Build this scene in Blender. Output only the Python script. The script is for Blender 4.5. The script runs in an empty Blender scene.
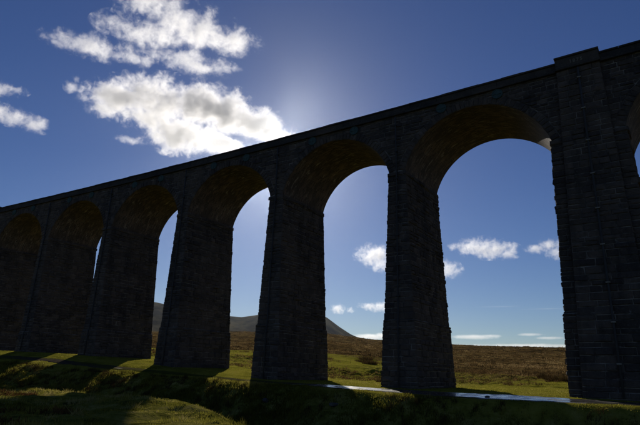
import bpy, math, random
import numpy as np
from mathutils import Vector, Matrix
RAD = math.radians
rng = np.random.default_rng(7)
random.seed(7)
scene = bpy.context.scene
COL = scene.collection

# ------------------------------------------------------------------ camera, sky, sun, exposure
EYE = Vector((3.539, -45.518, 1.246))
YAW, PITCH, ROLL = RAD(-33.893), RAD(17.176), RAD(1.422)
fwd = Vector((math.sin(YAW) * math.cos(PITCH), math.cos(YAW) * math.cos(PITCH), math.sin(PITCH)))
rgt = Vector((math.cos(YAW), -math.sin(YAW), 0))
up = rgt.cross(fwd)
r2 = rgt * math.cos(ROLL) + up * math.sin(ROLL)
u2 = -rgt * math.sin(ROLL) + up * math.cos(ROLL)
cam = bpy.data.cameras.new('camera')
cam.lens = 28.974
cam.sensor_width = 36
cam.clip_start = 0.1
cam.clip_end = 40000
cam_ob = bpy.data.objects.new('camera', cam)
M = Matrix((r2, u2, -fwd)).transposed().to_4x4()
M.translation = EYE
cam_ob.matrix_world = M
COL.objects.link(cam_ob)
scene.camera = cam_ob

SUN_AZ, SUN_EL = RAD(-39.3), RAD(24.9)          # azimuth from +Y towards +X
sun_dir = Vector((math.sin(SUN_AZ) * math.cos(SUN_EL), math.cos(SUN_AZ) * math.cos(SUN_EL), math.sin(SUN_EL)))
world = bpy.data.worlds.new('World')
scene.world = world
world.use_nodes = True
wn = world.node_tree
bg = wn.nodes['Background']
sky = wn.nodes.new('ShaderNodeTexSky')
sky.sky_type = 'NISHITA'
sky.sun_disc = False
sky.sun_elevation = SUN_EL
sky.sun_rotation = SUN_AZ
sky.altitude = 300
sky.air_density = 1.0
sky.dust_density = 0.14
sky.ozone_density = 4.5
hs = wn.nodes.new('ShaderNodeHueSaturation')
hs.inputs['Saturation'].default_value = 1.13
hs.inputs['Hue'].default_value = 0.516
wn.links.new(sky.outputs[0], hs.inputs['Color'])
wn.links.new(hs.outputs[0], bg.inputs[0])
bg.inputs[1].default_value = 0.052
sun = bpy.data.lights.new('sun', 'SUN')
sun.energy = 5.0
sun.angle = RAD(0.53)
sun.color = (1.0, 0.93, 0.82)
sun_ob = bpy.data.objects.new('sun', sun)
sun_ob.rotation_euler = sun_dir.to_track_quat('Z', 'Y').to_euler()
sun_ob.location = (-60, 80, 60)
COL.objects.link(sun_ob)

scene.view_settings.view_transform = 'Standard'
scene.view_settings.look = 'None'
scene.view_settings.gamma = 1
scene.view_settings.exposure = 0.0
scene.view_settings.use_curve_mapping = False
scene.render.engine = 'CYCLES'
scene.cycles.use_denoising = True
scene.cycles.max_bounces = 8
scene.cycles.diffuse_bounces = 3
scene.cycles.glossy_bounces = 2
scene.cycles.transparent_max_bounces = 8
scene.cycles.volume_bounces = 3
scene.cycles.volume_step_rate = 0.5
scene.cycles.volume_max_steps = 256
scene.cycles.sample_clamp_indirect = 6

# ------------------------------------------------------------------ helpers
def tag(o, label=None, cat=None, group=None, kind=None):
    if label: o['label'] = label
    if cat: o['category'] = cat
    if group: o['group'] = group
    if kind: o['kind'] = kind
    return o

def link(name, me, mat=None, parent=None):
    o = bpy.data.objects.new(name, me)
    COL.objects.link(o)
    if parent is not None: o.parent = parent
    if mat is not None and me is not None: me.materials.append(mat)
    return o

def mesh(name, V, F, smooth=False):
    me = bpy.data.meshes.new(name)
    V = np.asarray(V, np.float32).reshape(-1, 3)
    if isinstance(F, np.ndarray):
        n = F.shape[1]
        me.vertices.add(len(V)); me.vertices.foreach_set('co', V.ravel())
        me.loops.add(F.size); me.loops.foreach_set('vertex_index', F.astype(np.int32).ravel())
        me.polygons.add(len(F)); me.polygons.foreach_set('loop_start', np.arange(0, F.size, n, dtype=np.int32))
        me.update(calc_edges=True)
    else:
        me.from_pydata([tuple(map(float, v)) for v in V], [], F)
        me.update()
    if smooth: me.polygons.foreach_set('use_smooth', [True] * len(me.polygons))
    return me

def hash2(ix, iy, seed):
    h = (ix.astype(np.int64) * 374761393 + iy.astype(np.int64) * 668265263 + seed * 1442695041) & 0x7fffffff
    h = ((h ^ (h >> 13)) * 1274126177) & 0x7fffffff
    return ((h ^ (h >> 16)) & 0xffff) / 65535.0

def vnoise(x, y, seed=0):
    ix, iy = np.floor(x), np.floor(y)
    fx, fy = x - ix, y - iy
    fx = fx * fx * (3 - 2 * fx); fy = fy * fy * (3 - 2 * fy)
    a = hash2(ix, iy, seed); b = hash2(ix + 1, iy, seed); c = hash2(ix, iy + 1, seed); d = hash2(ix + 1, iy + 1, seed)
    return (a + (b - a) * fx) * (1 - fy) + (c + (d - c) * fx) * fy - 0.5

def fbm(x, y, octv=4, seed=0):
    s, a = 0, 1.0
    for i in range(octv):
        s = s + a * vnoise(x, y, seed + i * 17); x = x * 2.03 + 5.1; y = y * 2.03 - 3.7; a *= 0.5
    return s

def sstep(a, b, x):
    t = np.clip((x - a) / (b - a), 0, 1)
    return t * t * (3 - 2 * t)

# ------------------------------------------------------------------ materials
def new_mat(name):
    m = bpy.data.materials.new(name); m.use_nodes = True
    nt = m.node_tree
    return m, nt, nt.nodes['Principled BSDF']

def nd(nt, t, **kw):
    n = nt.nodes.new(t)
    for k, v in kw.items(): setattr(n, k, v)
    return n

def mixc(nt, fac, a, b, blend='MIX'):
    n = nt.nodes.new('ShaderNodeMix'); n.data_type = 'RGBA'; n.blend_type = blend
    def put(sock, v):
        if hasattr(v, 'links'): nt.links.new(v, sock)
        elif isinstance(v, tuple): sock.default_value = (*v, 1)
        else: sock.default_value = v
    put(n.inputs[0], fac); put(n.inputs[6], a); put(n.inputs[7], b)
    return n.outputs[2]

def noise(nt, scale, detail=4, rough=0.6, vec=None, dist=0.0):
    n = nt.nodes.new('ShaderNodeTexNoise')
    n.inputs['Scale'].default_value = scale; n.inputs['Detail'].default_value = detail
    n.inputs['Roughness'].default_value = rough; n.inputs['Distortion'].default_value = dist
    if vec is not None: nt.links.new(vec, n.inputs['Vector'])
    return n.outputs[0]

def ramp(nt, fac, stops):
    n = nt.nodes.new('ShaderNodeValToRGB'); el = n.color_ramp.elements
    while len(el) < len(stops): el.new(0.5)
    for e, (p, c) in zip(el, stops):
        e.position = p; e.color = (*c, 1) if isinstance(c, tuple) else (c, c, c, 1)
    nt.links.new(fac, n.inputs[0])
    return n.outputs[0]

def mth(nt, op, a, b=None):
    n = nt.nodes.new('ShaderNodeMath'); n.operation = op
    for i, v in enumerate((a, b)):
        if v is None: continue
        if hasattr(v, 'links'): nt.links.new(v, n.inputs[i])
        else: n.inputs[i].default_value = v
    return n.outputs[0]

def bump(nt, bsdf, h, strength, dist):
    b = nt.nodes.new('ShaderNodeBump'); b.inputs['Strength'].default_value = strength
    b.inputs['Distance'].default_value = dist
    nt.links.new(h, b.inputs['Height']); nt.links.new(b.outputs[0], bsdf.inputs['Normal'])

def stone_mat(name, dark, light, island=True):
    m, nt, b = new_mat(name)
    geo = nd(nt, 'ShaderNodeNewGeometry'); pos = geo.outputs['Position']
    if island: rnd = geo.outputs['Random Per Island']
    else: rnd = nd(nt, 'ShaderNodeObjectInfo').outputs['Random']
    base = ramp(nt, rnd, [(0.0, dark), (0.55, tuple((d + l) / 2 * 0.9 for d, l in zip(dark, light))), (1.0, light)])
    n1 = noise(nt, 1.1, 6, 0.65, pos)
    base = mixc(nt, ramp(nt, n1, [(0.35, 0.0), (0.7, 0.75)]), base, (0.035, 0.032, 0.03))
    mp = nd(nt, 'ShaderNodeMapping'); nt.links.new(pos, mp.inputs[0]); mp.inputs['Scale'].default_value = (1.0, 1.0, 0.09)
    base = mixc(nt, ramp(nt, noise(nt, 0.9, 5, 0.6, mp.outputs[0]), [(0.5, 0.0), (0.62, 0.65)]), base, (0.026, 0.024, 0.023))
    base = mixc(nt, ramp(nt, noise(nt, 0.16, 4, 0.6, pos), [(0.45, 0.0), (0.65, 0.5)]), base, (0.13, 0.10, 0.075))
    n2 = noise(nt, 6.0, 5, 0.7, pos)
    base = mixc(nt, ramp(nt, n2, [(0.55, 0.0), (0.75, 0.5)]), base, (0.15, 0.14, 0.12))
    nt.links.new(base, b.inputs['Base Color'])
    b.inputs['Roughness'].default_value = 0.92
    b.inputs['Specular IOR Level'].default_value = 0.25
    bump(nt, b, noise(nt, 5, 8, 0.72, pos), 1.0, 0.14)
    return m

M_STONE = stone_mat('gritstone_blocks', (0.052, 0.041, 0.037), (0.135, 0.107, 0.088), True)
M_STONE1 = stone_mat('gritstone_block', (0.052, 0.041, 0.037), (0.135, 0.107, 0.088), False)
M_COPE = stone_mat('coping_stone', (0.035, 0.033, 0.032), (0.065, 0.06, 0.055), False)

def mortar_mat():
    m, nt, b = new_mat('lime_mortar')
    pos = nd(nt, 'ShaderNodeNewGeometry').outputs['Position']
    c = ramp(nt, noise(nt, 0.8, 6, 0.65, pos), [(0.42, (0.04, 0.037, 0.035)), (0.62, (0.23, 0.21, 0.18))])
    nt.links.new(c, b.inputs['Base Color']); b.inputs['Roughness'].default_value = 0.95
    bump(nt, b, noise(nt, 14, 5, 0.7, pos), 0.7, 0.04)
    return m
M_MORTAR = mortar_mat()

def soffit_mat():
    m, nt, b = new_mat('arch_brick')
    uv = nd(nt, 'ShaderNodeUVMap').outputs[0]
    br = nd(nt, 'ShaderNodeTexBrick')
    br.inputs['Scale'].default_value = 1.0
    br.inputs['Brick Width'].default_value = 0.62; br.inputs['Row Height'].default_value = 0.21
    br.inputs['Mortar Size'].default_value = 0.016; br.inputs['Bias'].default_value = -0.25
    br.inputs['Color1'].default_value = (0.045, 0.030, 0.024, 1); br.inputs['Color2'].default_value = (0.20, 0.13, 0.088, 1)
    br.inputs['Mortar'].default_value = (0.15, 0.135, 0.115, 1)
    nt.links.new(uv, br.inputs['Vector'])
    c = mixc(nt, ramp(nt, noise(nt, 0.45, 6, 0.65, uv), [(0.40, 0.0), (0.60, 0.8)]), br.outputs[0], (0.045, 0.033, 0.027))
    # lime salts leached out in patches and short runs (u = along the arc)
    mp = nd(nt, 'ShaderNodeMapping'); nt.links.new(uv, mp.inputs[0]); mp.inputs['Scale'].default_value = (0.7, 2.2, 1)
    salt = ramp(nt, noise(nt, 1.3, 8, 0.72, mp.outputs[0], 0.3), [(0.54, 0.0), (0.66, 0.75)])
    patch = ramp(nt, noise(nt, 0.30, 4, 0.6, uv), [(0.42, 0.1), (0.6, 1.0)])
    c = mixc(nt, mth(nt, 'MULTIPLY', salt, patch), c, (0.42, 0.37, 0.30))
    nt.links.new(c, b.inputs['Base Color']); b.inputs['Roughness'].default_value = 0.9
    bump(nt, b, br.outputs['Fac'], -0.7, 0.03)
    return m
M_BRICK = soffit_mat()

def plain(name, col, rough=0.6, metal=0.0, var=0.35, scale=3.0):
    m, nt, b = new_mat(name)
    pos = nd(nt, 'ShaderNodeNewGeometry').outputs['Position']
    c = mixc(nt, ramp(nt, noise(nt, scale, 5, 0.65, pos), [(0.35, 0.0), (0.7, 1.0)]), col, tuple(v * (1 - var) for v in col))
    nt.links.new(c, b.inputs['Base Color'])
    b.inputs['Roughness'].default_value = rough; b.inputs['Metallic'].default_value = metal
    bump(nt, b, noise(nt, scale * 6, 4, 0.6, pos), 0.3, 0.01)
    return m
M_IRON = plain('weathered_iron', (0.045, 0.043, 0.042), 0.9, 0.0)
M_PLATE = plain('verdigris_plate', (0.045, 0.085, 0.085), 0.9)
M_NUM = plain('pale_cut_stone', (0.24, 0.22, 0.18), 0.9)
M_BALLAST = plain('ballast', (0.09, 0.085, 0.08), 0.95, scale=8)
M_ROCK = stone_mat('field_rock', (0.08, 0.078, 0.075), (0.15, 0.145, 0.135), False)

def ground_mat():
    m, nt, b = new_mat('turf_and_moor')
    pos = nd(nt, 'ShaderNodeNewGeometry').outputs['Position']
    at = nd(nt, 'ShaderNodeAttribute', attribute_name='moor').outputs['Fac']
    ro = nd(nt, 'ShaderNodeAttribute', attribute_name='rough').outputs['Fac']
    g = ramp(nt, noise(nt, 0.35, 6, 0.65, pos), [(0.3, (0.085, 0.085, 0.010)), (0.52, (0.19, 0.175, 0.022)), (0.72, (0.26, 0.22, 0.042))])
    rg = ramp(nt, noise(nt, 0.9, 6, 0.7, pos), [(0.34, (0.035, 0.036, 0.008)), (0.48, (0.13, 0.122, 0.02)), (0.66, (0.22, 0.185, 0.05))])
    g = mixc(nt, ro, g, rg)
    mo = ramp(nt, noise(nt, 0.035, 8, 0.72, pos), [(0.34, (0.038, 0.026, 0.011)), (0.5, (0.115, 0.075, 0.026)), (0.64, (0.20, 0.14, 0.052))])
    mo2 = ramp(nt, noise(nt, 0.22, 6, 0.72, pos), [(0.42, 0.0), (0.60, 0.7)])
    mo = mixc(nt, mo2, mo, (0.020, 0.013, 0.006))
    c = mixc(nt, at, g, mo)
    nt.links.new(c, b.inputs['Base Color']); b.inputs['Roughness'].default_value = 1.0
    b.inputs['Specular IOR Level'].default_value = 0.0
    h = mth(nt, 'ADD', noise(nt, 3.0, 6, 0.7, pos), mth(nt, 'MULTIPLY', noise(nt, 0.25, 5, 0.7, pos), 4.0))
    bump(nt, b, h, 0.6, 0.15)
    return m
M_GROUND = ground_mat()

def blade_mat(name, cols, trans=0.6):
    m, nt, b = new_mat(name)
    at = nd(nt, 'ShaderNodeAttribute', attribute_name='tone').outputs['Fac']
    c = ramp(nt, at, cols)
    nt.links.new(c, b.inputs['Base Color']); b.inputs['Roughness'].default_value = 0.7
    b.inputs['Specular IOR Level'].default_value = 0.0
    tr = nd(nt, 'ShaderNodeBsdfTranslucent'); nt.links.new(c, tr.inputs[0])
    mx = nd(nt, 'ShaderNodeMixShader'); mx.inputs[0].default_value = trans
    nt.links.new(b.outputs[0], mx.inputs[1]); nt.links.new(tr.outputs[0], mx.inputs[2])
    nt.links.new(mx.outputs[0], nt.nodes['Material Output'].inputs[0])
    return m
M_BLADE = blade_mat('grass_blades', [(0, (0.06, 0.062, 0.009)), (0.4, (0.155, 0.145, 0.02)), (0.75, (0.24, 0.21, 0.036)), (1, (0.31, 0.25, 0.09))])
M_TUSS = blade_mat('moor_grass_blades', [(0, (0.016, 0.012, 0.006)), (0.3, (0.06, 0.036, 0.014)), (0.7, (0.17, 0.105, 0.04)), (1, (0.29, 0.20, 0.085))], 0.35)
M_RUSH = blade_mat('rush_blades', [(0, (0.02, 0.018, 0.008)), (0.5, (0.06, 0.04, 0.016)), (1, (0.13, 0.075, 0.03))], 0.2)
M_BRACKEN = blade_mat('bracken_fronds', [(0, (0.03, 0.016, 0.008)), (0.5, (0.09, 0.045, 0.016)), (1, (0.17, 0.085, 0.03))], 0.3)

def track_mat():
    m, nt, b = new_mat('wet_gravel_track')
    pos = nd(nt, 'ShaderNodeNewGeometry').outputs['Position']
    wet = nd(nt, 'ShaderNodeAttribute', attribute_name='wet').outputs['Fac']
    c = ramp(nt, noise(nt, 1.6, 7, 0.7, pos), [(0.3, (0.035, 0.028, 0.02)), (0.6, (0.075, 0.06, 0.044)), (0.75, (0.11, 0.092, 0.07))])
    gr = nd(nt, 'ShaderNodeAttribute', attribute_name='grassy').outputs['Fac']
    c = mixc(nt, gr, c, (0.07, 0.07, 0.012))
    c = mixc(nt, wet, c, (0.045, 0.04, 0.035))
    nt.links.new(c, b.inputs['Base Color'])
    rw = ramp(nt, noise(nt, 1.3, 5, 0.65, pos), [(0.38, 0.10), (0.62, 0.34)])
    r = mixc(nt, wet, (0.95, 0.95, 0.95), rw)
    nt.links.new(r, b.inputs['Roughness'])
    sp = mixc(nt, wet, (0.0, 0.0, 0.0), (0.6, 0.6, 0.6))
    nt.links.new(sp, b.inputs['Specular IOR Level'])
    n = nd(nt, 'ShaderNodeBump'); n.inputs['Distance'].default_value = 0.03
    nt.links.new(mth(nt, 'MULTIPLY', mth(nt, 'SUBTRACT', 1.0, wet), 0.8), n.inputs['Strength'])
    nt.links.new(noise(nt, 12, 6, 0.7, pos), n.inputs['Height']); nt.links.new(n.outputs[0], b.inputs['Normal'])
    return m
M_TRACK = track_mat()

def hill_mat():
    m, nt, b = new_mat('fell_grass')
    pos = nd(nt, 'ShaderNodeNewGeometry').outputs['Position']
    c = ramp(nt, noise(nt, 0.004, 8, 0.65, pos), [(0.40, (0.02, 0.018, 0.012)), (0.58, (0.11, 0.09, 0.045))])
    nt.links.new(c, b.inputs['Base Color']); b.inputs['Roughness'].default_value = 1
    b.inputs['Specular IOR Level'].default_value = 0.0
    return m
M_HILL = hill_mat()

# ------------------------------------------------------------------ terrain
X0 = [-200, -130, -97, -79.7, -64.2, -48.6, -33.1, -17.5, -8, 0, 20, 60]
Z0 = [5.0, 4.0, 3.45, 3.13, 2.66, 1.5, 0.36, 0.0, 0.02, -0.2, -0.4, -0.6]
X1 = [-200, -130, -90, -72, -64, -51, -35, -29, -23, -18, -12, -6, 0, 20, 60]
Z1 = [3.6, 2.6, 1.7, 1.45, 1.3, 0.66, 0.36, 0.10, 0.02, -0.08, -0.36, -0.34, -0.28, -0.5, -0.8]
EA = [-80, -51, -43, -40, -32.7, -30.3, -26.8, -19.2, -13.9, -8.7, 20, 70]
EE = [3.6, 3.83, 3.93, 4.04, 4.05, 3.66, 3.31, 2.9, 2.81, 2.69, 2.5, 2.5]
VK = -0.354e-3                                     # the viaduct stands on a gentle curve

def track_edges(x):
    w = 0.5 * vnoise(x * 0.5, x * 0 + 2, 31) + 0.3 * vnoise(x * 1.7, x * 0 + 5, 32)
    v = 0.5 * vnoise(x * 0.45, x * 0 + 7, 33) + 0.3 * vnoise(x * 1.9, x * 0 + 8, 34)
    a = np.interp(x, [-60, -34, -24], [-5.7, -5.8, -6.9]) + w
    b = np.interp(x, [-60, -34, -24], [-3.9, -3.8, -2.9]) + v
    return a, b

def track_mask(x, y):
    yy = y - VK * x * x * (x < 5)
    wob = 0.35 * vnoise(x * 0.15, x * 0, 3)
    a, b = track_edges(x)
    return sstep(-0.3, 0.3, yy + wob - a) * (1 - sstep(-0.3, 0.3, yy + wob - b))

def H(x, y, detail=True):
    x = np.asarray(x, float); y = np.asarray(y, float)
    yy = y - VK * np.clip(x, -110, 5) ** 2            # distance in front of the curved face
    h0 = np.interp(x, X0, Z0); h1 = np.interp(x, X1, Z1)
    terr = h0 + (h1 - h0) * np.clip((-yy - 0.6) / 7.4, 0, 1)
    ye = np.interp(x, [-9, -5, 10], [-8.0, -7.3, -7.2]) + 0.9 * vnoise(x * 0.22, x * 0 + 3, 5) + 0.5 * vnoise(x * 0.7, x * 0 + 9, 6)
    s = ye - yy
    slope = np.interp(x, [-110, -62, -47, -40, -35, -29, -20, -8], [0.42, 0.38, 0.55, 0.48, 0.34, 0.66, 0.74, 1.05])
    s_r = np.where(s < 1.2, np.clip(s, 0, None) ** 2 / 2.4, s - 0.6)
    bank = h1 - slope * s_r
    floor = np.interp(x, [-100, -60, -40, -25, -10, 20], [-0.9, -1.3, -2.0, -3.0, -3.9, -3.9])
    bank = np.maximum(bank, floor)
    yp = np.interp(x, [-90, -60, -35, -21, -9, 0, 15, 40], [-14, -17, -21, -24.5, -32, -38, -40, -40])
    yp = yp + 2.2 * vnoise(x * 0.3, x * 0 + 1, 8) + 1.4 * vnoise(x * 0.9, y * 0.4, 18)
    near = -0.35 - 0.012 * np.clip(y + 45, -10, 40) - 0.02 * np.clip(-x - 20, 0, 40) * 0.5
    near = np.where(y > yp, near - 0.30 * (y - yp), near)
    k = 0.35
    hh = np.clip(0.5 + 0.5 * (bank - near) / k, 0, 1)
    front = near * (1 - hh) + bank * hh + k * hh * (1 - hh)
    z = np.where(s > 0, front, terr)
    # the moor behind
    dx, dy = x - EYE.x, y - EYE.y
    r = np.hypot(dx, dy); az = np.degrees(np.arctan2(dx, dy))
    top = np.interp(az, EA, EE)
    d = np.clip(yy - 9, 1, None)
    u = np.clip(np.log(d / 12) / math.log(700 / 12), 0, 1) ** 1.15
    eln = np.degrees(np.arctan2(h0 + 0.1 - EYE.z, r))
    rc = np.minimum(r, 900)
    back = EYE.z + rc * np.tan(np.radians(eln + (top - eln) * u)) - (r - rc) * 0.03
    back = np.maximum(back, -2)
    w = sstep(8, 24, yy)
    z = z * (1 - w) + back * w
    if detail:
        tm = track_mask(x, y)
        amp = 0.05 + 0.16 * sstep(0, 1.5, s) + 0.05 * w
        amp = amp + 0.9 * sstep(150, 700, yy)
        amp = amp * (1 - 0.92 * tm)
        z = z + amp * fbm(x * 0.55, y * 0.55, 3, 21) + w * sstep(60, 200, yy) * 5.0 * fbm(x * 0.012, y * 0.012, 4, 33)
        z = z + 0.35 * sstep(0.3, 2.5, s) * fbm(x * 0.23, y * 0.23, 2, 44)
        hum = np.abs(vnoise(x * 0.75 + 3 * vnoise(x * .2, y * .2, 4), y * 0.75, 55)) * 2
        hm2 = np.abs(vnoise(x * 1.5 + 1.5 * vnoise(x * .5, y * .5, 14), y * 1.5, 56)) * 2
        z = z + 0.11 * sstep(0.5, 2.0, s) * (0.5 - hm2) * np.clip(0.7 + 1.5 * vnoise(x * .17, y * .17, 79), 0.1, 1.5)
        z = z + 0.26 * sstep(0.5, 2.0, s) * (hum - 0.5) * (0.6 + 0.8 * vnoise(x * .12, y * .12, 77))
        z = z + 0.55 * w * sstep(12, 30, yy) * (1 - sstep(200, 400, yy)) * (hum - 0.4) * np.clip(0.4 + 2 * fbm(x * .06, y * .06, 2, 78), 0, 1.4)
        z = z - 0.06 * tm
    return z

def axis(lo, hi, step, far_lo, far_hi, grow):
    a = list(np.arange(lo, hi, step)); st, v = step, a[-1]
    while v < far_hi: st = min(st * grow, 400); v += st; a.append(v)
    st, v = step, lo; b = []
    while v > far_lo: st = min(st * grow, 400); v -= st; b.append(v)
    return np.array(b[::-1] + a)

def build_ground():
    xs = axis(-100, 14, 0.30, -6400, 6400, 1.04)
    ys = axis(-44, 24, 0.27, -2500, 6400, 1.035)
    X, Y = np.meshgrid(xs, ys)
    Z = H(X, Y)
    V = np.stack([X, Y, Z], -1).reshape(-1, 3)
    nx, ny = len(xs), len(ys)
    i = np.arange(nx - 1)[None, :] + nx * np.arange(ny - 1)[:, None]
    F = np.stack([i, i + 1, i + 1 + nx, i + nx], -1).reshape(-1, 4)
    me = mesh('ground', V, F, True)
    yy = (Y - VK * np.clip(X, -110, 5) ** 2).ravel(); x = X.ravel(); y = Y.ravel()
    edge = np.interp(x, [-110, -60, -40, -25, 10], [75, 70, 55, 38, 36])
    mo = sstep(-9, 12, yy - edge + 26 * fbm(x * 0.05, y * 0.05, 4, 61))
    a = me.attributes.new('moor', 'FLOAT', 'POINT'); a.data.foreach_set('value', mo.astype(np.float32))
    ro = np.maximum(1 - sstep(-9.5, -7.5, yy), 0.6 * sstep(10, 30, yy) * sstep(-0.1, 0.25, fbm(x * 0.1, y * 0.1, 3, 71)))
    a = me.attributes.new('rough', 'FLOAT', 'POINT'); a.data.foreach_set('value', ro.astype(np.float32))
    o = link('ground', me, M_GROUND)
    tag(o, 'turf bank, terrace and brown moor under and behind the viaduct', None, None, 'structure')
    return o
build_ground()

def build_hill():
    A = [-95, -75, -62, -56, -51.2, -47, -43.4, -42.1, -40.4, -37.5, -35.5, -34, -32.8, -31.5, -30.2, -28, -24, -18]
    E = [3.0, 4.6, 6.0, 6.6, 6.57, 5.9, 5.5, 5.45, 5.75, 6.25, 6.3, 6.2, 5.66, 4.74, 3.95, 3.1, 2.0, 0.6]
    az = np.linspace(-95, -18, 240); rr = np.concatenate([np.linspace(2600, 4500, 40), np.linspace(4540, 5900, 14)])
    AZ, R = np.meshgrid(az, rr)
    crest = 4500 * np.tan(np.radians(np.interp(AZ, A, E)))
    t = np.clip((R - 2600) / 1900, 0, 1)
    prof = t ** 1.5
    prof = np.where(R > 4500, 1 - ((R - 4500) / 1400) ** 1.3, prof)
    nz = fbm(AZ * 0.35, R * 0.0025, 5, 91)
    Z = 20 + (crest - 20) * prof + nz * 45 * np.sin(np.pi * np.clip(t, 0, 1)) - 60 * (R > 5800)
    Z = Z - 40 * (t <= 0.0)
    X = EYE.x + R * np.sin(np.radians(AZ)); Y = EYE.y + R * np.cos(np.radians(AZ))
    nx, ny = len(az), len(rr)
    i = np.arange(nx - 1)[None, :] + nx * np.arange(ny - 1)[:, None]
    F = np.stack([i, i + 1, i + 1 + nx, i + nx], -1).reshape(-1, 4)
    o = link('hill', mesh('hill', np.stack([X, Y, Z], -1), F, True), M_HILL)
    tag(o, 'long dark flat-topped fell on the skyline beyond the moor', None, None, 'structure')
build_hill()

def build_track():
    xs = np.arange(-105, 16, 0.3); n = 12
    V = []; W = []
    for x in xs:
        off = VK * min(x, 5) ** 2 - 0.35 * float(vnoise(np.array(x * 0.15), np.array(0.0), 3))
        a, b = (float(v) for v in track_edges(np.array(x)))
        for j in range(n + 1):
            y = a + (b - a) * j / n + off
            V.append((x, y, 0)); 
    V = np.array(V); z = H(V[:, 0], V[:, 1], False)
    rut = 0.03 * np.cos((np.tile(np.arange(n + 1), len(xs)) / n - 0.5) * 4 * math.pi)
    edge = np.tile(np.where((np.arange(n + 1) == 0) | (np.arange(n + 1) == n), -0.10, 0.015), len(xs))
    V[:, 2] = z + rut * 0.5 + edge + 0.03 * fbm(V[:, 0] * 0.5, V[:, 1] * 0.8, 3, 101)
    i = np.arange(n)[None, :] + (n + 1) * np.arange(len(xs) - 1)[:, None]
    F = np.stack([i, i + n + 1, i + n + 2, i + 1], -1).reshape(-1, 4)
    me = mesh('track', V, F, True)
    x, y = V[:, 0], V[:, 1]
    base = np.interp(x, [-50, -28, -24, -16, -13, -3, 0, 14], [-0.6, -0.5, 0.2, 0.15, 0.4, 0.4, 0.1, 0.0])
    v_ = np.tile(np.abs(np.arange(n + 1) / n - 0.5) * 2, len(xs))
    wet = sstep(-0.05, 0.25, base + 0.15 + 0.9 * fbm(x * 0.3, y * 1.1, 4, 111) - 0.7 * sstep(0.55, 1.0, v_))
    a = me.attributes.new('wet', 'FLOAT', 'POINT'); a.data.foreach_set('value', wet.astype(np.float32))
    gr = np.clip(np.interp(x, [-95, -60, -40, -30, -22, -14], [0.35, 0.4, 0.75, 0.7, 0.3, 0.1]) + 1.2 * fbm(x * 0.12, y * 0.6, 3, 121), 0, 1)
    a = me.attributes.new('grassy', 'FLOAT', 'POINT'); a.data.foreach_set('value', gr.astype(np.float32))
    o = link('track', me, M_TRACK)
    tag(o, 'wet gravel track running past the feet of the piers', None, None, 'structure')
build_track()

# ------------------------------------------------------------------ the viaduct
ZS, RISE, ZTOP, W = 21.106, 5.293, 27.45, 8.786
PIT, T = 15.55, 1.734
KC = 0.12                                           # centre of the wide pier
def bend(V):
    V = np.array(V, float).reshape(-1, 3)
    x = np.minimum(V[:, 0], 5)
    V[:, 1] += VK * x * x
    return V

PIERS = []                                          # (centre, half thickness at springing, batter, wide?)
PIERS.append((17.65, T / 2, 0.036, False)); PIERS.append((KC, 2.82, 0.030, True))
for n in range(5): PIERS.append((-17.53 - n * PIT, T / 2, 0.036, False))
PIERS.append((-17.53 - 4 * PIT - 17.5, 2.82, 0.030, True))
for n in range(2): PIERS.append((-17.53 - 4 * PIT - 35.0 - n * PIT, T / 2, 0.036, False))

viaduct = bpy.data.objects.new('viaduct', None); COL.objects.link(viaduct)
viaduct.location = (0, 0, 0)
tag(viaduct, 'tall dark stone railway viaduct of many round arches striding across the moor', 'viaduct')

LEDGE = 6.1
def half_t(p, z):
    c, h, b, wide = p
    return h + b * (ZS - z) + (0.10 if z < LEDGE else 0.0) + 0.05
def front_y(z):  return -(0.019 * (ZS - z) + (0.10 if z < LEDGE else 0.0))
def back_y(z):   return W + 0.019 * (ZS - z) + (0.10 if z < LEDGE else 0.0)

def rect_stack(levels):
    """levels: list of (z, x0, x1, y0, y1) -> closed frustum stack"""
    V, F = [], []
    for z, x0, x1, y0, y1 in levels:
        V += [(x0, y0, z), (x1, y0, z), (x1, y1, z), (x0, y1, z)]
    for i in range(len(levels) - 1):
        a, b = 4 * i, 4 * i + 4
        for j in range(4):
            k = (j + 1) % 4
            F.append((a + j, a + k, b + k, b + j))
    F.append((3, 2, 1, 0)); t = 4 * (len(levels) - 1); F.append((t, t + 1, t + 2, t + 3))
    return V, F

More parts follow.
